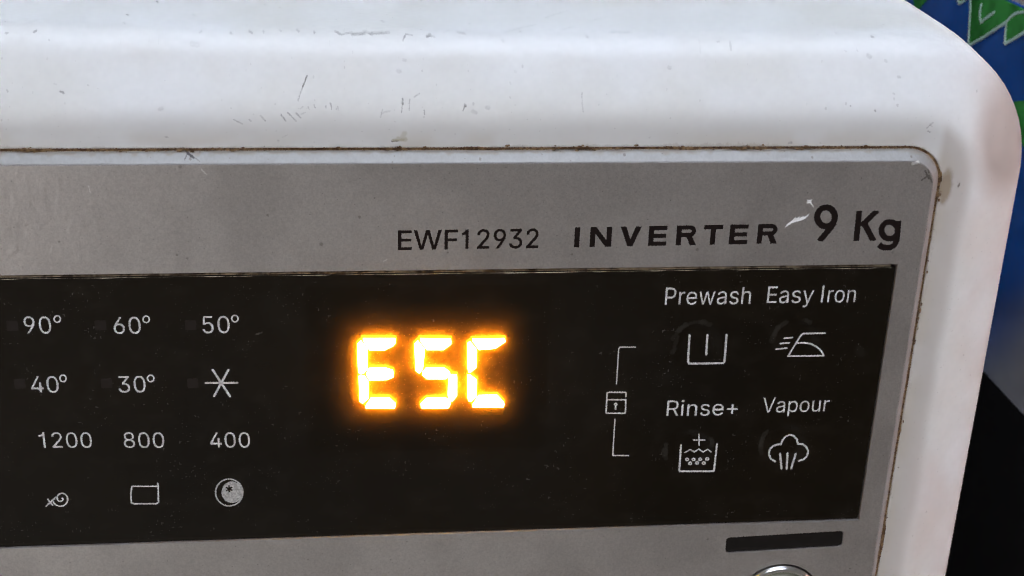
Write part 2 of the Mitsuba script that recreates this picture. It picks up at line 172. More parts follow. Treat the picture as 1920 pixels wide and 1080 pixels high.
SCUFFS = [(-38.5, 40.89, -39.3, 39.05, 0.16, 0.75), (-39.3, 39.05, -40.2, 36.69, 0.12, 0.5), (-51.9, 33.4, -50.4, 32.58, 0.14, 0.5), (-49.1, 33.39, -48.8, 33.05, 0.15, 0.5), (-47.0, 34.02, -46.2, 33.16, 0.15, 0.55), (-43.3, 34.25, -42.5, 33.09, 0.17, 0.6), (-42.1, 34.65, -40.6, 33.04, 0.15, 0.45), (-40.6, 34.54, -39.8, 33.73, 0.15, 0.55), (-39.8, 34.32, -38.9, 34.64, 0.12, 0.35), (-38.4, 35.67, -38.2, 35.15, 0.12, 0.35), (-37.3, 35.98, -37.1, 35.47, 0.13, 0.45), (-35.2, 35.78, -35.1, 35.47, 0.12, 0.3), (-34.3, 36.28, -34.1, 35.15, 0.14, 0.5), (-33.0, 35.67, -32.8, 35.06, 0.1, 0.3), (-39.9, 35.26, -39.3, 35.67, 0.1, 0.25), (-25.2, 33.84, -24.8, 35.15, 0.14, 0.5), (-24.7, 34.6, -23.5, 34.89, 0.2, 0.25), (-21.3, 34.64, -21.1, 36.91, 0.14, 0.6), (-21.1, 36.18, -21.1, 37.01, 0.2, 0.8), (-19.9, 35.05, -19.8, 36.91, 0.12, 0.4), (-19.0, 37.28, -18.0, 37.95, 0.14, 0.4), (-17.1, 34.3, -17.1, 35.05, 0.15, 0.5), (-43.2, 30.0, -42.3, 30.46, 0.12, 0.2), (-23.2, 29.16, -22.0, 29.23, 0.16, 0.75), (-9.9, 34.93, -9.6, 36.14, 0.15, 0.7), (-9.6, 35.99, -9.5, 35.81, 0.25, 0.8), (-5.5, 35.54, -5.2, 35.45, 0.45, 0.22), (-8.1, 34.84, -7.6, 34.63, 0.4, 0.2), (12.4, 38.13, 12.4, 36.46, 0.14, 0.3), (12.4, 36.46, 12.6, 34.78, 0.14, 0.25), (-32.2, 47.5, -30.2, 47.8, 0.15, 0.4), (-30.2, 47.51, -27.9, 47.66, 0.25, 0.5), (-28.1, 48.05, -26.6, 47.52, 0.2, 0.5), (-26.6, 47.67, -23.4, 47.78, 0.22, 0.45), (-20.9, 46.65, -20.3, 47.56, 0.16, 0.6), (-20.3, 47.56, -19.0, 47.42, 0.12, 0.4), (-16.3, 47.27, -15.8, 47.49, 0.25, 0.6), (-15.8, 47.37, -14.9, 47.19, 0.15, 0.4), (-10.7, 47.89, -9.2, 47.61, 0.15, 0.45), (-8.2, 48.01, -6.5, 48.45, 0.15, 0.4), (-21.8, 41.75, -21.6, 41.64, 0.45, 0.2), (-20.8, 43.65, -20.5, 43.59, 0.3, 0.2), (-2.3, 46.83, -2.2, 46.71, 0.3, 0.2), (29.0, 42.5, 29.2, 42.44, 0.4, 0.25), (-1.1, 39.87, -1.0, 39.63, 0.2, 0.2), (-0.2, 41.75, -0.0, 41.6, 0.25, 0.15), (-1.2, 37.35, -1.1, 37.24, 0.2, 0.2), (13.6, 47.43, 13.8, 47.34, 0.25, 0.25), (18.1, 48.0, 22.3, 48.02, 0.18, 0.35), (23.0, 48.14, 25.1, 48.39, 0.15, 0.3), (27.1, 48.16, 29.0, 48.65, 0.14, 0.35), (-82.4, 38.17, -81.9, 38.05, 0.24, 0.8), (-87.0, 47.85, -86.7, 48.01, 0.2, 0.6), (-91.9, 47.68, -91.6, 47.69, 0.18, 0.4), (-91.7, 38.44, -91.6, 38.16, 0.18, 0.35), (-65.0, 35.18, -64.6, 35.33, 0.4, 0.2), (-59.1, 46.18, -58.1, 46.03, 0.5, 0.15), (-57.8, 47.81, -57.5, 47.97, 0.14, 0.4), (-52.3, 47.75, -52.1, 47.66, 0.18, 0.4), (-48.9, 47.96, -48.4, 47.71, 0.2, 0.5), (-46.4, 47.97, -46.3, 47.72, 0.15, 0.35), (-43.5, 48.15, -43.2, 47.96, 0.13, 0.35), (-40.3, 48.11, -40.0, 47.88, 0.18, 0.5), (-37.2, 47.85, -37.1, 47.74, 0.18, 0.5), (-33.3, 47.91, -32.2, 47.5, 0.18, 0.5), (-64.3, 30.13, -64.0, 30.06, 0.2, 0.4), (-77.6, 39.29, -77.4, 39.23, 0.15, 0.3), (-84.3, 46.73, -84.2, 46.58, 0.15, 0.3), (-83.4, 39.48, -83.1, 39.37, 0.2, 0.15), (68.0, 44.68, 68.2, 44.49, 0.5, 0.3), (71.3, 43.81, 71.5, 43.68, 0.3, 0.2), (73.8, 41.01, 74.1, 40.88, 0.3, 0.25), (69.2, 35.01, 69.3, 34.89, 0.2, 0.6), (64.3, 35.86, 64.4, 35.76, 0.15, 0.4), (72.8, 38.01, 73.0, 37.91, 0.2, 0.3), (79.9, 31.59, 81.0, 32.66, 0.16, 0.6), (80.2, 30.94, 80.7, 30.8, 0.15, 0.6), (80.4, 32.31, 80.9, 31.88, 0.13, 0.4), (69.3, 47.61, 69.7, 47.55, 0.18, 0.5), (62.3, 48.23, 62.5, 48.11, 0.18, 0.5), (38.6, 46.78, 39.0, 46.84, 0.15, 0.3), (65.7, 45.97, 65.9, 45.35, 0.12, 0.2), (63.3, 45.49, 63.6, 45.34, 0.14, 0.2), (52.9, 28.61, 53.3, 28.67, 0.3, 0.6), (31.9, 48.3, 34.0, 48.14, 0.14, 0.25), (47.1, 49.0, 47.9, 49.0, 0.12, 0.25)]
TOP_SCUFFS = [(-24.6, 16.0, -24.3, 15.2, 0.4, 0.2), (-2.3, 10.0, 4.8, 14.6, 0.14, 0.25), (7.0, 18.5, 11.8, 22.9, 0.14, 0.25), (15.4, 16.5, 19.4, 19.4, 0.12, 0.18), (-13.2, 10.4, -12.0, 11.2, 0.18, 0.2), (9.6, 11.8, 11.9, 13.6, 0.15, 0.2), (-67.3, 24.6, -67.0, 23.9, 0.22, 0.85), (-71.7, 16.1, -71.4, 15.7, 0.24, 0.85), (-71.7, 11.5, -71.4, 11.2, 0.18, 0.4), (-59.8, 17.1, -59.4, 16.4, 0.2, 0.2), (41.8, 31.9, 42.2, 32.6, 0.2, 0.6)]
LEAVES = [[(144.9, 28.4), (142.9, 22.3), (140.6, 14.8), (133.0, 18.8), (119.6, 26.4), (117.2, 28.2), (114.8, 29.9), (110.9, 31.3), (108.2, 32.1), (108.3, 32.4), (111.4, 32.5), (119.0, 32.8), (123.7, 32.7)], [(119.2, 26.7), (118.2, 20.7), (113.0, 23.5), (106.6, 27.3), (108.4, 31.7), (113.2, 30.6), (116.0, 29.1)], [(153.8, 26.5), (152.0, 24.8), (148.4, 26.5), (147.1, 27.9)]]
LEAF_LINES = [[(144.7, 28.4), (143.5, 25.4), (142.6, 22.0), (141.9, 18.6), (140.8, 14.8)], [(140.6, 14.8), (133.0, 18.7), (125.8, 22.8), (119.6, 26.4), (117.5, 28.1), (115.7, 29.4), (113.8, 30.3), (108.4, 31.8)], [(119.3, 26.5), (118.9, 24.5), (118.1, 20.7), (113.0, 23.4), (106.5, 27.2)], [(136.6, 27.7), (136.7, 25.5), (136.0, 23.7), (134.9, 22.9), (131.7, 25.0), (127.7, 27.4)], [(153.4, 26.6), (151.9, 24.8), (148.4, 26.5), (147.1, 27.9)]]
LOW_LEAF = [(111.9, 3.2), (106.4, 7.5), (90.8, 12.6), (84.8, -2.3), (95.4, -3.5), (103.7, 0.7)]

XF, ZF = 82.0, 25.4           # right and top front edge of the silver panel
XL, ZB = -478.0, -96.0        # its left and bottom edge
RP = 5.0

# ------------------------------------------------------------------ materials


def seg_mask(px, pz, segs, wob):
    m = mi.Float(0)
    for x0, z0, x1, z1, w, s in segs:
        dx, dz = x1 - x0, z1 - z0
        l2 = dx * dx + dz * dz + 1e-9
        t = dr.clip(((px - x0) * dx + (pz - z0) * dz) / l2, 0, 1)
        d = dr.sqrt(dr.square(px - x0 - t * dx) + dr.square(pz - z0 - t * dz)) + wob
        m = dr.maximum(m, s * (1 - smoothstep(w * 0.45, w * 1.25, d)))
    return m


def speckle(a, b, freq, r0, r1, seed):
    """Round specks of uneven size: one per cell of a jittered grid, most of them tiny."""
    d, _, w = voronoi(a * freq + seed * 7.3, b * freq + seed * 3.1)
    size = r0 * (r1 + (1 - r1) * w * w)
    return (1 - smoothstep(size * 0.55, size * 1.1, d)) * smoothstep(0.35, 0.6, mikit.cell_rand(w * 977.0, seed))


def panel_offset(x, z):
    """Signed distance (mm) from the silver panel's front outline."""
    cx, cz, hx, hz = (XF + XL) / 2, (ZF + ZB) / 2, (XF - XL) / 2 - RP, (ZF - ZB) / 2 - RP
    qx, qz = dr.abs(x - cx) - hx, dr.abs(z - cz) - hz
    return dr.sqrt(dr.square(dr.maximum(qx, 0)) + dr.square(dr.maximum(qz, 0))) + dr.minimum(dr.maximum(qx, qz), 0) - RP


def frame_colour(p, n, uv):
    x, y, z = p.x * 1000, p.y * 1000, p.z * 1000
    big = fbm(x * 0.045, z * 0.06, y * 0.05, 3)
    fine = fbm(x * 1.1, z * 1.1, y * 1.1, 3)
    c = mix((0.75, 0.745, 0.735), (0.70, 0.685, 0.65), smoothstep(0.35, 0.75, big))
    c = c * (0.965 + 0.07 * fine)
    # brown grime that has crept out of the joint
    o = panel_offset(x, z) - 2.45
    edge = noise(x * 0.30, z * 0.30) * 0.45 + noise(x * 1.4, z * 1.4, 3.0) * 0.35 + noise(x * 4.5, z * 4.5, 3.0) * 0.45
    g = (1 - smoothstep(0.0, 0.5, o - (0.35 + 1.1 * noise(x * 0.07, z * 0.07, 8.0)) * edge + 0.5)) * smoothstep(-0.5, 0.4, 2.0 - o)
    c = mix(c, (0.17, 0.098, 0.042), 0.9 * g)
    c = mix(c, (0.575, 0.565, 0.545), 0.75 * (1 - smoothstep(3.5, 8.5, o + 3.0 * (big - 0.5))))  # greyer tone over the flat bevel
    c = mix(c, (0.46, 0.405, 0.36), 0.62 * smoothstep(82.5, 84.5, x) * (1 - smoothstep(4.5, 7.5, o + 2.0 * (big - 0.5))))  # darker beige tone on the right-hand bevel
    halo = (1 - smoothstep(0.2, 4.5, o)) * smoothstep(0.35, 0.7, noise(x * 0.16, z * 0.16, 5.0))
    c = mix(c, (0.44, 0.38, 0.29), 0.35 * halo)
    # the dirty corner: a brown patch beside the joint
    dx, dz = x - 85.6, z - 19.5
    k = 1 - smoothstep(0.55, 1.15, dr.sqrt(dr.square(dx / 1.5) + dr.square(dz / 4.2)) + 0.35 * (fine - 0.5))
    c = mix(c, (0.24, 0.17, 0.095), 0.78 * k)
    c = mix(c, (0.06, 0.045, 0.035), 0.8 * (1 - smoothstep(0.3, 0.7, dr.sqrt(dr.square((x - 88.3) / 0.5) + dr.square((z - 19.9 - 0.9 * (x - 88.3)) / 0.9)) + 0.5 * (fine - 0.5))))
    # reddish darker patch on the right shoulder
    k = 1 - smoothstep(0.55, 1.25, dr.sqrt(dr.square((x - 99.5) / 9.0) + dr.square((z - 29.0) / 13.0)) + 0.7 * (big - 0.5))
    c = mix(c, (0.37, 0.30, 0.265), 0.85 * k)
    k = smoothstep(0.45, 0.75, fbm(x * 0.07 + 3, z * 0.055, y * 0.06, 3)) * smoothstep(84, 94, x)
    c = mix(c, (0.62, 0.52, 0.47), 0.45 * k)
    # scuffs, scratches and specks of dirt
    wob = 0.10 * (noise(x * 4.0, z * 4.0, 1.0) - 0.5)
    on_top = smoothstep(9.5, 11.5, y)
    m = seg_mask(x, z, SCUFFS, wob) * (1 - on_top) * (1 - smoothstep(96, 100, x))
    m = dr.maximum(m, seg_mask(x, y, TOP_SCUFFS, wob) * on_top)
    m = m * (0.30 + 0.8 * noise(x * 2.3, z * 2.3, y * 2.3 + 4.0))
    m = dr.maximum(m, 0.22 * speckle(x, z - y, 0.16, 0.045, 0.2, 1.0))
    m = dr.maximum(m, 0.16 * speckle(x, z - y, 0.45, 0.10, 0.2, 2.0) * smoothstep(0.4, 0.7, big))
    c = mix(c, (0.34, 0.30, 0.19), 0.9 * seg_mask(x, z, STAIN_SPOT, 0.35 * (fine - 0.5)))
    c = mix(c, (0.67, 0.65, 0.61), 0.25 * smoothstep(8.0, 18.0, y + 4.0 * (big - 0.5)))  # top face toned warmer and darker, offsetting the cool lamp in the colour
    return mix(c, (0.10, 0.085, 0.075), m)


def frame_bump(p, n, uv):
    x, y, z = p.x * 1000, p.y * 1000, p.z * 1000
    return fbm(x * 0.8, z * 0.8, y * 0.8, 3) * 0.00005 + noise(x * 0.12, z * 0.12, y * 0.12) * 0.00018


def frame_rough(p, n, uv):
    x, y, z = p.x * 1000, p.y * 1000, p.z * 1000
    return 0.38 + 0.25 * fbm(x * 0.25, z * 0.25, y * 0.25, 3)


def silver_colour(p, n, uv):
    x, z = p.x * 1000, p.z * 1000
    c = mix((0.485, 0.455, 0.434), (0.435, 0.407, 0.388), smoothstep(0.35, 0.7, fbm(x * 0.08, z * 0.08, 0.0, 3)))
    grain = fbm(x * 3.0, z * 3.0, 4.0, 2)
    flake = mikit.cell_rand(x * 6.0, z * 6.0, 1.0)
    c = c * (0.84 + 0.20 * grain + 0.12 * flake)
    c = mix(c, (0.62, 0.60, 0.57), 0.45 * speckle(x, z - p.y * 1000, 0.55, 0.085, 0.3, 3.0))
    c = mix(c, (0.12, 0.10, 0.09), 0.40 * speckle(x, z - p.y * 1000, 0.45, 0.075, 0.3, 4.0))
    c = mix(c, (0.14, 0.12, 0.10), 0.5 * speckle(x, z, 0.12, 0.05, 0.3, 5.0))
    # white chips beside the 9 and the dark stain in the corner
    wob = 0.10 * (noise(x * 5.0, z * 5.0, 1.0) - 0.5)
    w = seg_mask(x, z, CHIPS, wob)
    c = mix(c, (0.92, 0.91, 0.89), w)
    return mix(c, (0.07, 0.06, 0.05), seg_mask(x, z, STAINS, wob))


def rim_colour(p, n, uv):
    x, z = p.x * 1000, p.z * 1000
    w = seg_mask(x, z, CHIPS, 0.1 * (noise(x * 5.0, z * 5.0, 1.0) - 0.5))
    f = fbm(x * 0.5, z * 0.5, p.y * 500, 3)
    c = mix((0.325, 0.315, 0.305), (0.285, 0.27, 0.255), f) * (0.93 + 0.14 * fbm(x * 3.0, z * 3.0, 4.0, 2))
    c = mix(c, (0.22, 0.17, 0.12), 0.55 * smoothstep(1.15, 2.0, p.y * 1000 + 0.9 * (noise(x * 0.8, z * 0.8, 3.0) - 0.5)))
    c = mix(c, (0.10, 0.07, 0.05), 0.5 * speckle(x, z, 0.30, 0.10, 0.3, 6.0))
    c = mix(c, (0.05, 0.04, 0.04), seg_mask(x, z, CRACKS, 0.1 * (noise(x * 5.0, z * 5.0, 1.0) - 0.5)))
    return mix(c, (0.8, 0.78, 0.75), w)


def silver_bump(p, n, uv):
    x, z = p.x * 1000, p.z * 1000
    return fbm(x * 1.6, z * 1.6, p.y * 1600, 2) * 0.00004


def pane_colour(p, n, uv):
    x, z = p.x * 1000, p.z * 1000
    c = mix((0.0052, 0.0038, 0.0022), (0.0095, 0.0062, 0.0030), fbm(x * 0.05, z * 0.05, 1.0, 3))
    smear = smoothstep(0.5, 0.85, fbm(x * 0.22, z * 0.3, 3.0, 4))
    c = c + mi.Color3f(0.003, 0.0025, 0.002) * smear
    sm = seg_mask(x, z, GLINTS_AND_SMUDGES, 0.8 * (fbm(x * 1.2, z * 1.2, 2.0, 3) - 0.5))
    c = c + mi.Color3f(0.013, 0.0125, 0.011) * sm
    dust = smoothstep(0.89, 0.97, noise(x * 2.7, z * 2.7, 11.0)) * smoothstep(0.5, 0.75, noise(x * 0.25, z * 0.25, 4.0))
    return c + mi.Color3f(0.06, 0.055, 0.05) * dust


def pane_rough(p, n, uv):
    x, z = p.x * 1000, p.z * 1000
    return 0.09 + 0.12 * fbm(x * 0.18, z * 0.18, 6.0, 4)


def pane_bump(p, n, uv):
    x, z = p.x * 1000, p.z * 1000
    h = mi.Float(0)
    for cx, cz, r in DIMPLES:
        d = dr.sqrt(dr.square(x - cx) + dr.square(z - cz)) / r
        h = h - 0.00030 * (1 - smoothstep(0.55, 1.0, d))
    return h + 0.00002 * fbm(x * 0.25, z * 0.25, 0.0, 2)


def ink(c, wear):
    def fn(p, n, uv):
        x, z = p.x * 1000, p.z * 1000
        f = fbm(x * 3.2, z * 3.2, 5.0, 2)
        return mi.Color3f(*c) * (1 - wear + wear * 1.6 * f)
    return proc(fn)


def led_face_colour(p, n, uv):
    x, z = p.x * 1000, p.z * 1000
    f = fbm(x * 0.9, z * 0.9, 3.0, 3)
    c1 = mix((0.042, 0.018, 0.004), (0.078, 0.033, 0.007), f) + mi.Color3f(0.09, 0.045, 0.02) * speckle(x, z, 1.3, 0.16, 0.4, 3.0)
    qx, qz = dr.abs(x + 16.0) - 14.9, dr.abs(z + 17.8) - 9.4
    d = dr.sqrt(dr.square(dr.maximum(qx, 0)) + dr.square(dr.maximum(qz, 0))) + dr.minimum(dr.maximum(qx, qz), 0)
    c0 = pane_colour(p, n, uv) + mi.Color3f(0.024, 0.0105, 0.0012) * (1 - smoothstep(-1.0, 6.2, d))  # outer glow of the digits painted into the colour as an amber halo
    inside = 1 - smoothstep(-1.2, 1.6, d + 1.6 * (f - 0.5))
    return mix(c0, c1, inside)


def grime_colour(p, n, uv):
    x, z = p.x * 1000, p.z * 1000
    f = fbm(x * 1.8, z * 1.8, 2.0, 3)
    return mix((0.085, 0.050, 0.028), (0.24, 0.155, 0.085), smoothstep(0.25, 0.8, f))


def dusty_edge_colour(p, n, uv):
    x, z = p.x * 1000, p.z * 1000
    f = noise(x * 0.5, z * 0.5, 2.0) * 0.6 + noise(x * 2.2, z * 2.2, 3.0) * 0.4
    return mix((0.10, 0.08, 0.06), (0.55, 0.48, 0.36), smoothstep(0.25, 0.65, f))


def box_colour(p, n, uv):
    y, z = p.y * 1000, p.z * 1000
    f = fbm(y * 0.05, z * 0.05, 1.0, 3)
    c = mix((0.011, 0.070, 0.28), (0.018, 0.115, 0.46), f)
    # the colour turns from blue to a flat grey towards the front foot of the box
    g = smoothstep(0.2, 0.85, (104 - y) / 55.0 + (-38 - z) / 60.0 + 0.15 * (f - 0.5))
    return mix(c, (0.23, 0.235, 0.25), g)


def cloth_bump(p, n, uv):
    y, z = p.y * 1000, p.z * 1000
    return 0.004 * fbm(y * 0.03, z * 0.045 + y * 0.02, 2.0, 3)


def floor_colour(p, n, uv):
    f = fbm(p.x * 1.6 + 5.0, p.y * 1.6, 2.0, 4)
    return mix((0.20, 0.17, 0.13), (0.66, 0.62, 0.54), smoothstep(0.33, 0.66, f)) * (0.9 + 0.2 * noise(p.x * 40, p.y * 40))


def leaf_colour(p, n, uv):
    y, z = p.y * 1000, p.z * 1000
    f = fbm(y * 0.12, z * 0.12, 4.0, 3)
    return mix((0.020, 0.20, 0.022), (0.060, 0.40, 0.07), smoothstep(0.3, 0.7, f))


CHIPS = [(77.3, 25.0, 78.3, 25.3, 0.35, 0.9), (-24.9, 5.9, -24.3, 6.3, 0.14, 0.5), (-58.0, 24.6, -57.2, 23.6, 0.12, 0.6), (-78.4, 21.5, -78.2, 20.3, 0.12, 0.5)]
CRACKS = [(-62.0, 28.2, -60.6, 27.2, 0.12, 0.7), (-60.6, 27.2, -59.4, 26.5, 0.22, 0.9), (-60.6, 27.0, -60.9, 26.2, 0.12, 0.6), (-59.4, 26.6, -58.3, 26.0, 0.08, 0.5)]
STAIN_SPOT = [(-22.9, 29.30, -21.0, 29.50, 0.32, 0.75), (-21.9, 29.6, -20.7, 29.55, 0.5, 0.5), (-21.3, 29.7, -20.8, 30.7, 0.55, 0.35)]
STAINS = [(79.6, 21.7, 80.8, 22.6, 0.18, 0.6), (80.0, 23.6, 81.0, 22.0, 0.24, 0.6), (81.0, 22.6, 81.8, 21.2, 0.2, 0.55), (80.6, 24.2, 80.8, 23.2, 0.2, 0.6)]
DIMPLES = [(37.9, -13.2, 5.4), (58.4, -13.0, 5.4), (38.3, -37.6, 5.4), (58.6, -36.8, 5.4)]
ARCS = [(0, 95, 165), (0, 60, 95), (1, 120, 178), (1, 60, 75), (2, 165, 205), (2, 10, 30), (3, 140, 205)]  # dimple rims catching light, painted as paler arcs in the pane colour
GLINTS_AND_SMUDGES = [(DIMPLES[i][0] + 5.0 * math.cos(math.radians(a)), DIMPLES[i][1] + 5.0 * math.sin(math.radians(a)), DIMPLES[i][0] + 5.0 * math.cos(math.radians(b)), DIMPLES[i][1] + 5.0 * math.sin(math.radians(b)), 0.55, s_)
           for i, a0, a1 in ARCS for a, b, s_ in [(a0 + (a1 - a0) * t / 3, a0 + (a1 - a0) * (t + 1) / 3, (0.9, 1.3, 0.7)[t]) for t in range(3)]] + [(33.9, -11.5, 33.2, -15.0, 0.5, 0.8), (-49.5, -9.3, -48.4, -8.9, 0.16, 4.0), (72.0, -15.0, 73.0, -16.0, 1.0, 0.35), (28.6, -10.4, 29.0, -10.0, 0.14, 2.5), (-46.0, -3.0, -40.0, -12.0, 3.0, 0.12)]

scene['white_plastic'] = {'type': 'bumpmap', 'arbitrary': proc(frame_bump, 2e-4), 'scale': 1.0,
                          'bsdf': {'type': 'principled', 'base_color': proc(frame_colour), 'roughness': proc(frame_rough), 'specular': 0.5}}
scene['silver_paint'] = {'type': 'bumpmap', 'arbitrary': proc(silver_bump, 2e-4), 'scale': 1.0,
                         'bsdf': {'type': 'principled', 'base_color': proc(silver_colour), 'roughness': 0.36, 'metallic': 0.8, 'specular': 0.5}}
scene['rim_plastic'] = {'type': 'bumpmap', 'arbitrary': proc(silver_bump, 2e-4), 'scale': 1.0, 'bsdf': {'type': 'principled', 'base_color': proc(rim_colour), 'roughness': 0.5, 'metallic': 0.25, 'specular': 0.4}}
scene['smoked_plastic'] = {'type': 'bumpmap', 'arbitrary': proc(pane_bump, 2e-4), 'scale': 1.0, 'bsdf': {'type': 'principled', 'base_color': proc(pane_colour), 'roughness': proc(pane_rough), 'specular': 0.2}}
scene['black_ink'] = {'type': 'principled', 'base_color': ink((0.010, 0.006, 0.005), 0.3), 'roughness': 0.6, 'specular': 0.12}
scene['white_ink'] = {'type': 'principled', 'base_color': ink((0.60, 0.585, 0.565), 0.5), 'roughness': 0.6}
scene['faded_ink'] = {'type': 'principled', 'base_color': ink((0.40, 0.39, 0.37), 0.5), 'roughness': 0.6}
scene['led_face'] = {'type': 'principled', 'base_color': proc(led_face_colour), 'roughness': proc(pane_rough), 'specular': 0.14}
scene['joint_grime'] = {'type': 'diffuse', 'reflectance': proc(grime_colour)}
scene['dusty_edge'] = {'type': 'diffuse', 'reflectance': proc(dusty_edge_colour)}
scene['dark_plastic'] = {'type': 'principled', 'base_color': rgb(0.009, 0.0075, 0.0065), 'roughness': 0.5, 'specular': 0.15}
scene['indicator_plastic'] = {'type': 'principled', 'base_color': rgb(0.019, 0.014, 0.0115), 'roughness': 0.4, 'specular': 0.14}
scene['chrome'] = {'type': 'principled', 'base_color': rgb(0.72, 0.71, 0.69), 'metallic': 1.0, 'roughness': 0.18}
scene['button_cap'] = {'type': 'principled', 'base_color': rgb(0.36, 0.37, 0.30), 'roughness': 0.3, 'metallic': 0.3}
scene['box_print'] = {'type': 'bumpmap', 'arbitrary': proc(cloth_bump, 1e-3), 'scale': 1.0, 'bsdf': {'type': 'principled', 'base_color': proc(box_colour), 'roughness': 0.45, 'specular': 0.25}}
scene['leaf_print'] = {'type': 'principled', 'base_color': proc(leaf_colour), 'roughness': 0.5, 'specular': 0.15}
scene['pale_print'] = {'type': 'principled', 'base_color': rgb(0.70, 0.92, 0.80), 'roughness': 0.5}
scene['cream_plastic'] = {'type': 'principled', 'base_color': rgb(0.55, 0.48, 0.36), 'roughness': 0.5}
scene['black_laminate'] = {'type': 'principled', 'base_color': rgb(0.0035, 0.003, 0.003), 'roughness': 0.6, 'specular': 0.15}
scene['floor_tile'] = {'type': 'principled', 'base_color': proc(floor_colour), 'roughness': 0.5}

# ------------------------------------------------------------------ the setting: the floor the machine stands on
fl = trimesh.creation.box((6, 6, 0.02))
fl.apply_translation((0, 0, -0.81))
put('floor', fl, 'floor_tile')
labels['floor'] = {'label': 'light brown floor under the washing machine', 'category': 'floor', 'kind': 'structure'}

# ------------------------------------------------------------------ washing machine
W = 'washing_machine'
labels[W] = {'label': 'scuffed white washing machine with silver control panel and glowing amber error code', 'category': 'washing machine'}
P, N = rrect(XL, ZB, XF, ZF, RP, 16)
# white frame: groove wall, flat bevel beside the panel, leaning shoulder, then round into the top and the sides
prof = fillet([(2.5, 9.0, 0), (2.45, 2.15, 0.25), (9.0, 1.95, 3.0), (22.4, 7.6, 4.5), (24.2, 24.0, 5.0), (25.0, 62.0, 0)], 9)
prof = np.vstack([prof[:-1], [prof[-2] + (prof[-1] - prof[-2]) * t for t in np.linspace(0.1, 1, 8)]])
v, q = sweep(P, N, prof)
# the moulding bows up a little towards the middle of the machine
o_w = np.clip((prof[:, 0] - 10) / 12, 0, 1)[None, :] * np.clip(v[:, :, 2] - (ZF + 5), 0, 5) / 5
x = v[:, :, 0]
v[:, :, 2] += o_w * 1.1 * np.clip((20 - x) / 120, 0, 1) ** 1.5
v[:, :, 2] -= o_w * 0.35 * np.exp(-((x + 20) / 28) ** 2)
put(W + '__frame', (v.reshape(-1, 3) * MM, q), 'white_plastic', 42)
lab(W + '__frame', 'scuffed white plastic surround of the control panel')
# casing behind and below
c0 = trimesh.creation.box((0.608, 0.52, 0.668))
c0.apply_translation(((XL + XF) / 2 * MM, 0.062 + 0.26 - 0.001, -0.80 + 0.012 + 0.334))
c1 = trimesh.creation.box((0.600, 0.055, 0.664))
c1.apply_translation(((XL + XF) / 2 * MM, 0.009 + 0.0275, -0.80 + 0.014 + 0.332))
P2, N2 = rrect(XL, ZB, XF, ZF, RP, 16)
v2, q2 = sweep(P2, N2, [(24.6, 61.0), (24.6, 560.0)])
cap_v = v2[:, 1]
c2 = trimesh.Trimesh(v2.reshape(-1, 3) * MM, np.vstack([q2[:, [0, 1, 2]], q2[:, [0, 2, 3]]]), process=False)
scene['casing_paint'] = {'type': 'twosided', 'bsdf': {'type': 'principled', 'base_color': rgb(0.7, 0.7, 0.69), 'roughness': 0.35}}
put(W + '__casing', trimesh.util.concatenate([c0, c1, c2]), 'casing_paint')
feet = [trimesh.creation.cylinder(0.022, 0.014, sections=20) for _ in range(4)]
for ft, (fx, fy) in zip(feet, [(XL + 40, 80), (XF - 40, 80), (XL + 40, 520), (XF - 40, 520)]):
    ft.apply_translation((fx * MM, fy * MM, -0.793))
    put(W + '__foot', ft, 'dark_plastic')
# brown grime packed into the joint round the panel
vg, qg = sweep(P, N, [(1.7, 2.35), (2.7, 2.35)])
ng = np.stack([meshkit.noise(np.stack([vg[:, k, 0] * 0.4, vg[:, k, 2] * 0.4, np.full(len(P), k * 3.0)], 1)) for k in (0, 1)], 1)
vg[:, :, 1] += (ng - 0.5) * 0.7
crumbs = [trimesh.Trimesh(vg.reshape(-1, 3) * MM, np.vstack([qg[:, [0, 1, 2]], qg[:, [0, 2, 3]]]), process=False)]
spots = [(x_, ZF + 2.3, 1) for x_ in np.concatenate([rng.uniform(-100, 78, 90)] + [rng.normal(c_, 2.2, 16) for c_ in (-62, -22, 12, 45, 57, -88)])]
spots += [(XF + 2.3, z_, 0) for z_ in np.concatenate([rng.uniform(-60, 20, 40), rng.normal(18, 1.5, 14)])]
for cx_, cz_, hor in spots:
    b = trimesh.creation.icosphere(subdivisions=1, radius=1.0)
    r_ = 0.07 + 0.20 * rng.random() ** 2.5
    off = rng.normal(0.05, 0.24)
    b.vertices = b.vertices * (1 + 0.35 * rng.uniform(-1, 1, (len(b.vertices), 1))) * np.array([r_ * (1.7 if hor else 0.9), r_ * 0.8, r_ * (0.9 if hor else 1.7)])
    b.apply_translation((cx_ + (0 if hor else off), 2.0 - 0.1 * rng.random(), cz_ + (off if hor else 0)))
    b.apply_scale(MM)
    crumbs.append(b)
put(W + '__joint_grime', trimesh.util.concatenate(crumbs), 'joint_grime')
lab(W + '__joint_grime', 'brown dirt packed in the joint around the panel')

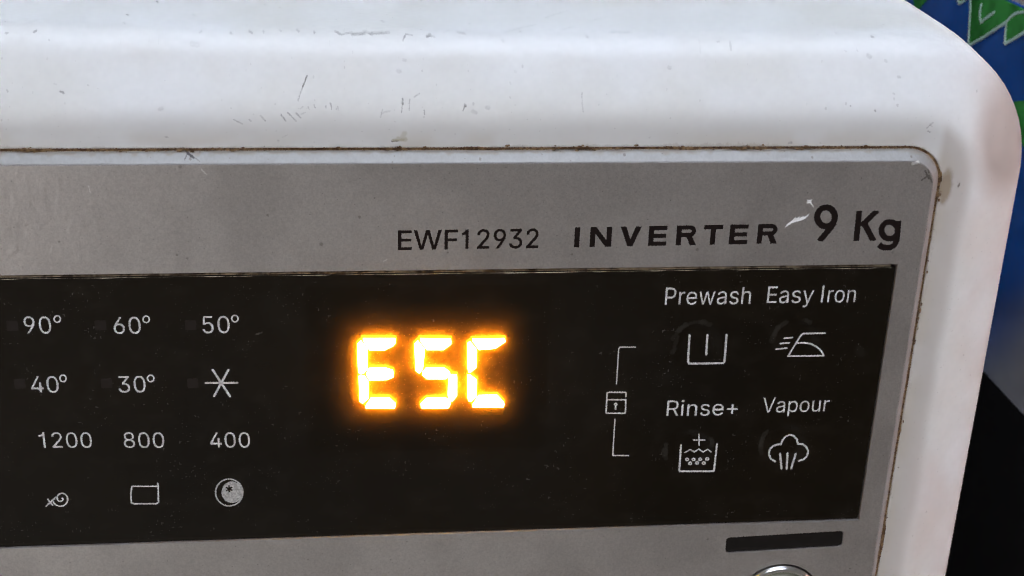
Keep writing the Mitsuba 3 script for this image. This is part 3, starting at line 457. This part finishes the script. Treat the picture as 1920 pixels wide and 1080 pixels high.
# silver control panel
CP = W + '__control_panel'
WX0, WZ0, WX1, WZ1 = -440.0, -56.0, 77.35, 4.0      # window opening
outline = Polygon(P)
opening = sbox(WX0, WZ0, WX1, WZ1)
slot = affinity.rotate(sbox(48.3, -62.9, 74.3, -58.95).buffer(-0.8).buffer(0.8, resolution=8), 1.6)
BX, BZ, BR = 61.4, -75.9, 8.9
hole = Polygon([(BX + (BR + 0.35) * math.cos(a), BZ + (BR + 0.35) * math.sin(a)) for a in np.linspace(0, 2 * math.pi, 64, endpoint=False)])
face = outline.difference(unary_union([opening, slot, hole]))
fm = slab(face, 0.0, 3.0)
edge_prof = fillet([(0.0, 0.0, 0), (0.35, 0.12, 0.2), (1.75, 1.75, 0.4), (1.98, 2.3, 0.1), (1.98, 8.0, 0)], 5)
ve, qe = sweep(P, N, edge_prof)
em = trimesh.Trimesh(ve.reshape(-1, 3) * MM, np.vstack([qe[:, [0, 1, 2]], qe[:, [0, 2, 3]]]), process=False)
put(CP, fm, 'silver_paint', 28)
k = put(CP + '__rim', em, 'rim_plastic', 28)
lab(k, 'pale grey sloping rim of the silver panel')
lab(CP, 'brushed silver grey control panel with black lettering')
k = put(CP + '__slot', slab(slot.buffer(-0.12), 0.25, 3.2), 'dark_plastic')
lab(k, 'narrow black recessed bar under the display window')
ang = np.linspace(0, 2 * math.pi, 73)[:-1]
ring_P = np.stack([BX + BR * np.cos(ang), BZ + BR * np.sin(ang)], 1)
ring_N = np.stack([np.cos(ang), np.sin(ang)], 1)
vr, qr = sweep(ring_P, ring_N, fillet([(-1.5, 1.5, 0), (-1.3, -0.9, 0.4), (-0.5, -1.2, 0.4), (-0.0, -0.5, 0.3), (0.0, 4, 0)], 5))
k = put(CP + '__button_ring', (vr.reshape(-1, 3) * MM, qr), 'chrome', 40)
lab(k, 'shiny chrome ring around the round button')
vb, qb = sweep(ring_P, ring_N, [(-1.5, 1.2), (-1.7, -0.2), (-2.2, -0.5), (-5.0, -0.75), (-BR + 0.05, -0.8)])
k = put(CP + '__button', (vb.reshape(-1, 3) * MM, qb[:, ::-1]), 'button_cap', 40)
lab(k, 'round olive grey push button')

# black display window
DW = W + '__display_window'
pane = sbox(WX0 + 0.3, WZ0 + 0.15, WX1 - 0.25, WZ1 - 0.75)
put(DW, slab(pane, 0.55, 3.4), 'smoked_plastic')
lab(DW, 'glossy black display window of the control panel')
# the pane's dusty top edge: a thin uneven chamfer that catches light
xs = np.arange(WX0 + 0.3, WX1 - 0.4, 0.8)
jit = meshkit.noise(np.stack([xs * 0.35, xs * 0, xs * 0], 1)) - 0.5
rows = [np.stack([xs, 0.50 + jit * 0.1, np.full_like(xs, WZ1 - 1.02) + jit * 0.12], 1), np.stack([xs, 0.85 + jit * 0.1, np.full_like(xs, WZ1 - 0.60) + jit * 0.18], 1), np.stack([xs, np.full_like(xs, 2.6), np.full_like(xs, WZ1 - 0.52)], 1)]
ev = np.stack(rows, 1)
m_ = 3
i, j = np.meshgrid(np.arange(len(xs) - 1), np.arange(2), indexing='ij')
eq = np.stack([i * m_ + j, (i + 1) * m_ + j, (i + 1) * m_ + j + 1, i * m_ + j + 1], -1).reshape(-1, 4)
scene['dusty_edge_two'] = {'type': 'twosided', 'bsdf': ref('dusty_edge')}
k = put(DW + '__top_edge', (ev.reshape(-1, 3) * MM, eq), 'dusty_edge_two')
lab(k, 'thin dusty beige upper edge of the black window')
# floor of the joint behind the window
put(CP + '__backing', slab(sbox(WX0 - 6, WZ0 - 30, WX1 + 4, WZ1 + 6), 3.6, 4.2), 'dark_plastic')


# ---- print
def lettering(text, x0, x1, b0, b1, cap, fat, d0, d1):
    m = meshkit.text_mesh(text, 1.0, 1.0)
    f = m.faces[m.face_normals[:, 2] > 0.9]
    shape = unary_union([Polygon(m.vertices[t][:, :2]) for t in f]).buffer(fat, resolution=3)
    lo, hi = shape.bounds[0], shape.bounds[2]
    sx, sz = (x1 - x0) / (hi - lo), cap * 0.985
    k = (b1 - b0) / (x1 - x0)
    shape = affinity.affine_transform(shape, [sx, 0, k * sx, sz, x0 - lo * sx, b0 - k * lo * sx])
    return slab(shape, d0, d1)


def lettering_1(x0, x1, b0, b1, cap, fat, d0, d1, pieces):
    """As lettering(), with the digit 1 and the capital I drawn without serifs."""
    out = []
    at_ = lambda X: b0 + (b1 - b0) * (X - x0) / (x1 - x0)
    for part, a, b in pieces:
        if part == 'I':
            out.append(slab(sbox(a, at_(a), b, at_(a) + cap), d0, d1))
            continue
        if part != '1':
            out.append(lettering(part, a, b, at_(a), at_(b), cap, fat, d0, d1))
            continue
        w = cap * (0.125 + 2 * fat)
        z = at_(b)
        out.append(slab(unary_union([sbox(b - w, z, b, z + cap), LineString([(b - w * 0.4, z + cap * 0.97), (b - w * 1.2, z + cap * 0.80), (a, z + cap * 0.755)]).buffer(w * 0.42, cap_style=2)]), d0, d1))
    return trimesh.util.concatenate(out)


PIECES = {'EWF12932': [('EWF', 0.0, 0.424), ('1', 0.452, 0.50), ('2932', 0.562, 1.0)], 'Easy Iron': [('Easy', 0.0, 0.521), ('I', 0.610, 0.632), ('ron', 0.682, 1.0)], '1200': [('1', 0.0, 0.115), ('200', 0.245, 1.0)]}
TEXT_LABELS = {'EWF12932': 'thin black letters and digits EWF12932', '90': 'white digits 90', '60': 'white digits 60', '50': 'white digits 50', '40': 'white digits 40', '30': 'white digits 30',
               '1200': 'white digits 1200', '800': 'white digits 800', '400': 'white digits 400', 'Prewash': 'white word Prewash', 'Easy Iron': 'white words Easy Iron', 'Rinse+': 'white word Rinse+', 'Vapour': 'white word Vapour'}
for holder, name, s, x0, x1, b0, b1, cap, ink_ in TEXTS:
    top = holder == 'control_panel'
    fat = 0.014 if top else -0.005
    dd = (-0.03, 0.12) if top else (0.52, 0.67)
    if s in PIECES:
        m = lettering_1(x0, x1, b0, b1, cap, fat, *dd, [(t_, x0 + (x1 - x0) * a, x0 + (x1 - x0) * b) for t_, a, b in PIECES[s]])
    else:
        m = lettering(s, x0, x1, b0, b1, cap, fat, *dd)
    k = put(f'{W}__{holder}__{name}', m, 'black_ink' if ink_ == 'k' else 'white_ink')
    lab(k, TEXT_LABELS[s])
for name, label, w, lines in SYMBOLS:
    k = put(f'{DW}__{name}', slab(stroke(lines, w * 0.88), 0.52, 0.67), 'white_ink' if name not in ('night_symbol',) else 'faded_ink')
    if label:
        lab(k, label)
moon = Polygon(MOON[0]).difference(stroke(MOON[1:], 0.35))
k = put(DW + '__moon_symbol', slab(moon, 0.52, 0.67), 'faded_ink')
lab(k, 'grey filled moon disc with a dark star')
for x_, z_ in INDICATORS:
    put(DW + '__indicator', slab(sbox(x_ - 0.85, z_ - 0.85, x_ + 0.85, z_ + 0.85).buffer(0.2), 0.53, 0.7), 'indicator_plastic')

# INVERTER in wide bold capitals

def glyph(ch, w, h, s):
    a = s / 2
    L = lambda *p: LineString(p).buffer(a, cap_style=2, join_style=2)
    if ch == 'I':
        return sbox(0, 0, w, h)
    if ch == 'N':
        return unary_union([sbox(0, 0, s, h), sbox(w - s, 0, w, h), Polygon([(0, h), (s * 1.15, h), (w, 0), (w - s * 1.15, 0)])])
    if ch == 'V':
        return unary_union([Polygon([(0, h), (s * 1.12, h), (w / 2 + s * 0.5, 0), (w / 2 - s * 0.5, 0)]), Polygon([(w, h), (w - s * 1.12, h), (w / 2 - s * 0.5, 0), (w / 2 + s * 0.5, 0)])])
    t = s * 0.84
    if ch == 'E':
        return unary_union([sbox(0, 0, s, h), sbox(0, 0, w, t), sbox(0, h - t, w, h), sbox(0, h * 0.5 - t / 2, w * 0.95, h * 0.5 + t / 2)])
    if ch == 'T':
        return unary_union([sbox(w / 2 - a, 0, w / 2 + a, h), sbox(0, h - t, w, h)])
    if ch == 'R':
        r = (h * 0.58) / 2
        bowl = LineString([(a, h - t / 2), (w - r - 0.05 * w, h - t / 2)] + [(w - r - 0.05 * w + (r - t / 2) * math.sin(u), h - r + (r - t / 2) * math.cos(u)) for u in np.linspace(0, math.pi, 14)] + [(a, h - 2 * r + t / 2)]).buffer(t / 2, cap_style=2, join_style=1)
        return unary_union([sbox(0, 0, s, h), bowl, Polygon([(w * 0.42, h - 2 * r + t), (w * 0.42 + s * 1.1, h - 2 * r + t), (w, 0), (w - s * 1.25, 0)])])


word = unary_union([affinity.translate(glyph(ch, x1 - x0, h, 0.98), x0, z0) for ch, x0, x1, z0, h in INVERTER])
k = put(CP + '__inverter_lettering', slab(word.buffer(0.04).buffer(-0.02), -0.03, 0.12), 'black_ink')
lab(k, 'bold spaced black word INVERTER')
marks = []
for n_, w, lines in CAPACITY:
    marks.append(stroke(lines, w, 2, 1))
    if n_ == 'kay':
        zs = [p for l in lines for p in l]
        z_lo, z_hi = lines[0][1][1], lines[0][0][1]
        marks[-1] = marks[-1].intersection(sbox(0, z_lo, 200, z_hi))
    if n_ == 'nine':
        marks[-1] = marks[-1].intersection(sbox(0, lines[1][-1][1] - 0.02, 200, 50))
k = put(CP + '__capacity_lettering', slab(unary_union(marks), -0.03, 0.12), 'black_ink')
lab(k, 'large black lettering 9 Kg')

# white plastic laid bare where the silver has been knocked off beside the 9
flakes = [[(53.3, 12.1), (53.7, 12.9), (54.6, 13.5), (55.1, 14.3), (55.4, 13.9), (55.9, 14.5), (56.0, 13.9), (56.7, 14.5), (57.0, 14.2), (58.0, 15.1), (57.3, 14.0), (56.4, 13.5), (55.6, 13.3), (54.6, 13.0), (54.0, 12.5)],
          [(57.0, 17.0), (57.2, 17.5), (57.0, 17.9), (57.6, 17.7), (58.1, 17.9), (57.9, 17.4), (58.2, 16.9), (57.6, 17.1)], [(57.9, 16.9), (58.5, 16.2), (58.6, 16.4), (58.1, 17.0)]]
scene['bare_plastic'] = {'type': 'diffuse', 'reflectance': rgb(0.86, 0.85, 0.83)}
k = put(CP + '__paint_chip', slab(unary_union([Polygon(f_).buffer(0) for f_ in flakes]), -0.035, 0.1), 'bare_plastic')
lab(k, 'jagged white chip in the silver beside the 9')

# amber three-digit display: a face with a painted amber halo set in the window and lit light-guide segments that stand proud of it
DD = W + '__digital_display'
led_rect = sbox(-40.0, -36.0, 7.8, 0.4).buffer(-0.6).buffer(0.6, resolution=6)
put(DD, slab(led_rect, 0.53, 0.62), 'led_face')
lab(DD, 'amber glowing three-digit display reading E5C')
AMBER = (190.0, 88.0, 4.5)
RIM = (3.4, 0.92, 0.03)
scene['guide_plastic'] = {'type': 'diffuse', 'reflectance': rgb(0.06, 0.03, 0.01)}
for pts in SEGMENTS:
    pg = Polygon(pts)
    # the light guide glows white-hot in its raised core and yellow at its flat foot
    k = put(DD + '__segment', slab(affinity.translate(pg.buffer(-0.20).buffer(0.07, resolution=4), 0, -0.31), -0.70, 0.40), 'guide_plastic')
    scene[k]['emitter'] = {'type': 'area', 'radiance': rgb(*AMBER)}
    k = put(DD + '__segment_rim', slab(pg.buffer(-0.04).buffer(0.16, resolution=4), 0.41, 0.525), 'guide_plastic')
    scene[k]['emitter'] = {'type': 'area', 'radiance': rgb(*RIM)}

# ------------------------------------------------------------------ things to the right: a printed box on a black cabinet
cab = trimesh.creation.box((0.42, 0.40, 0.726))
cab.apply_translation((0.150 + 0.21, 0.022 + 0.20, -0.80 + 0.363 + 0.003))
put('black_cabinet', cab, 'black_laminate')
labels['black_cabinet'] = {'label': 'plain black cabinet standing beside the washing machine on its right', 'category': 'cabinet'}
SB = 'printed_box'
labels[SB] = {'label': 'blue box with green zigzag leaf print standing on the black cabinet', 'category': 'box'}
bb = Polygon([(150, 56), (560, 56), (560, 360), (150, 360)]).buffer(-6).buffer(6, resolution=6)
body = trimesh.creation.extrude_polygon(bb, 102.8, engine='earcut')
body.apply_translation((0, 0, -70.5))
body.apply_scale(MM)
put(SB, body, 'box_print', 30)
lid = trimesh.creation.extrude_polygon(bb.buffer(-0.8), 1.6, engine='earcut')
lid.apply_translation((0, 0, 32.0))
lid.apply_scale(MM)
k = put(SB + '__lid', lid, 'cream_plastic', 30)
lab(k, 'cream top of the printed box')


def side_print(poly, x0, x1):
    """Print on the box's left face: (depth, Z) shape as a thin film from x0 to x1 (mm)."""
    m = trimesh.util.concatenate([trimesh.creation.extrude_polygon(g, x1 - x0, engine='earcut') for g in getattr(poly, 'geoms', [poly])])
    vv = m.vertices
    return trimesh.Trimesh(np.stack([x0 + vv[:, 2], vv[:, 0], vv[:, 1]], 1) * MM, m.faces[:, ::-1] if False else m.faces, process=False)


face_area = sbox(63, -70, 352, 31.8)
for pts in LEAVES + [LOW_LEAF]:
    put(SB + '__leaf', side_print(Polygon(pts).buffer(0).intersection(face_area), 149.75, 150.1), 'leaf_print')
# the same band of leaves goes on along the box to either side of what the photograph shows
for y_ in (178, 205, 232, 262, 292, 322, 84):
    pts = [(y_ + 14, 40), (y_ + 11, 22), (y_ + 6, 14.5), (y_ - 8, 26), (y_ - 16, 40)]
    put(SB + '__leaf', side_print(Polygon(pts).intersection(face_area), 149.75, 150.1), 'leaf_print')
for pts in LEAF_LINES:
    l = LineString(pts).buffer(0.42).intersection(face_area)
    put(SB + '__leaf_outline', side_print(l, 149.5, 150.1), 'pale_print')
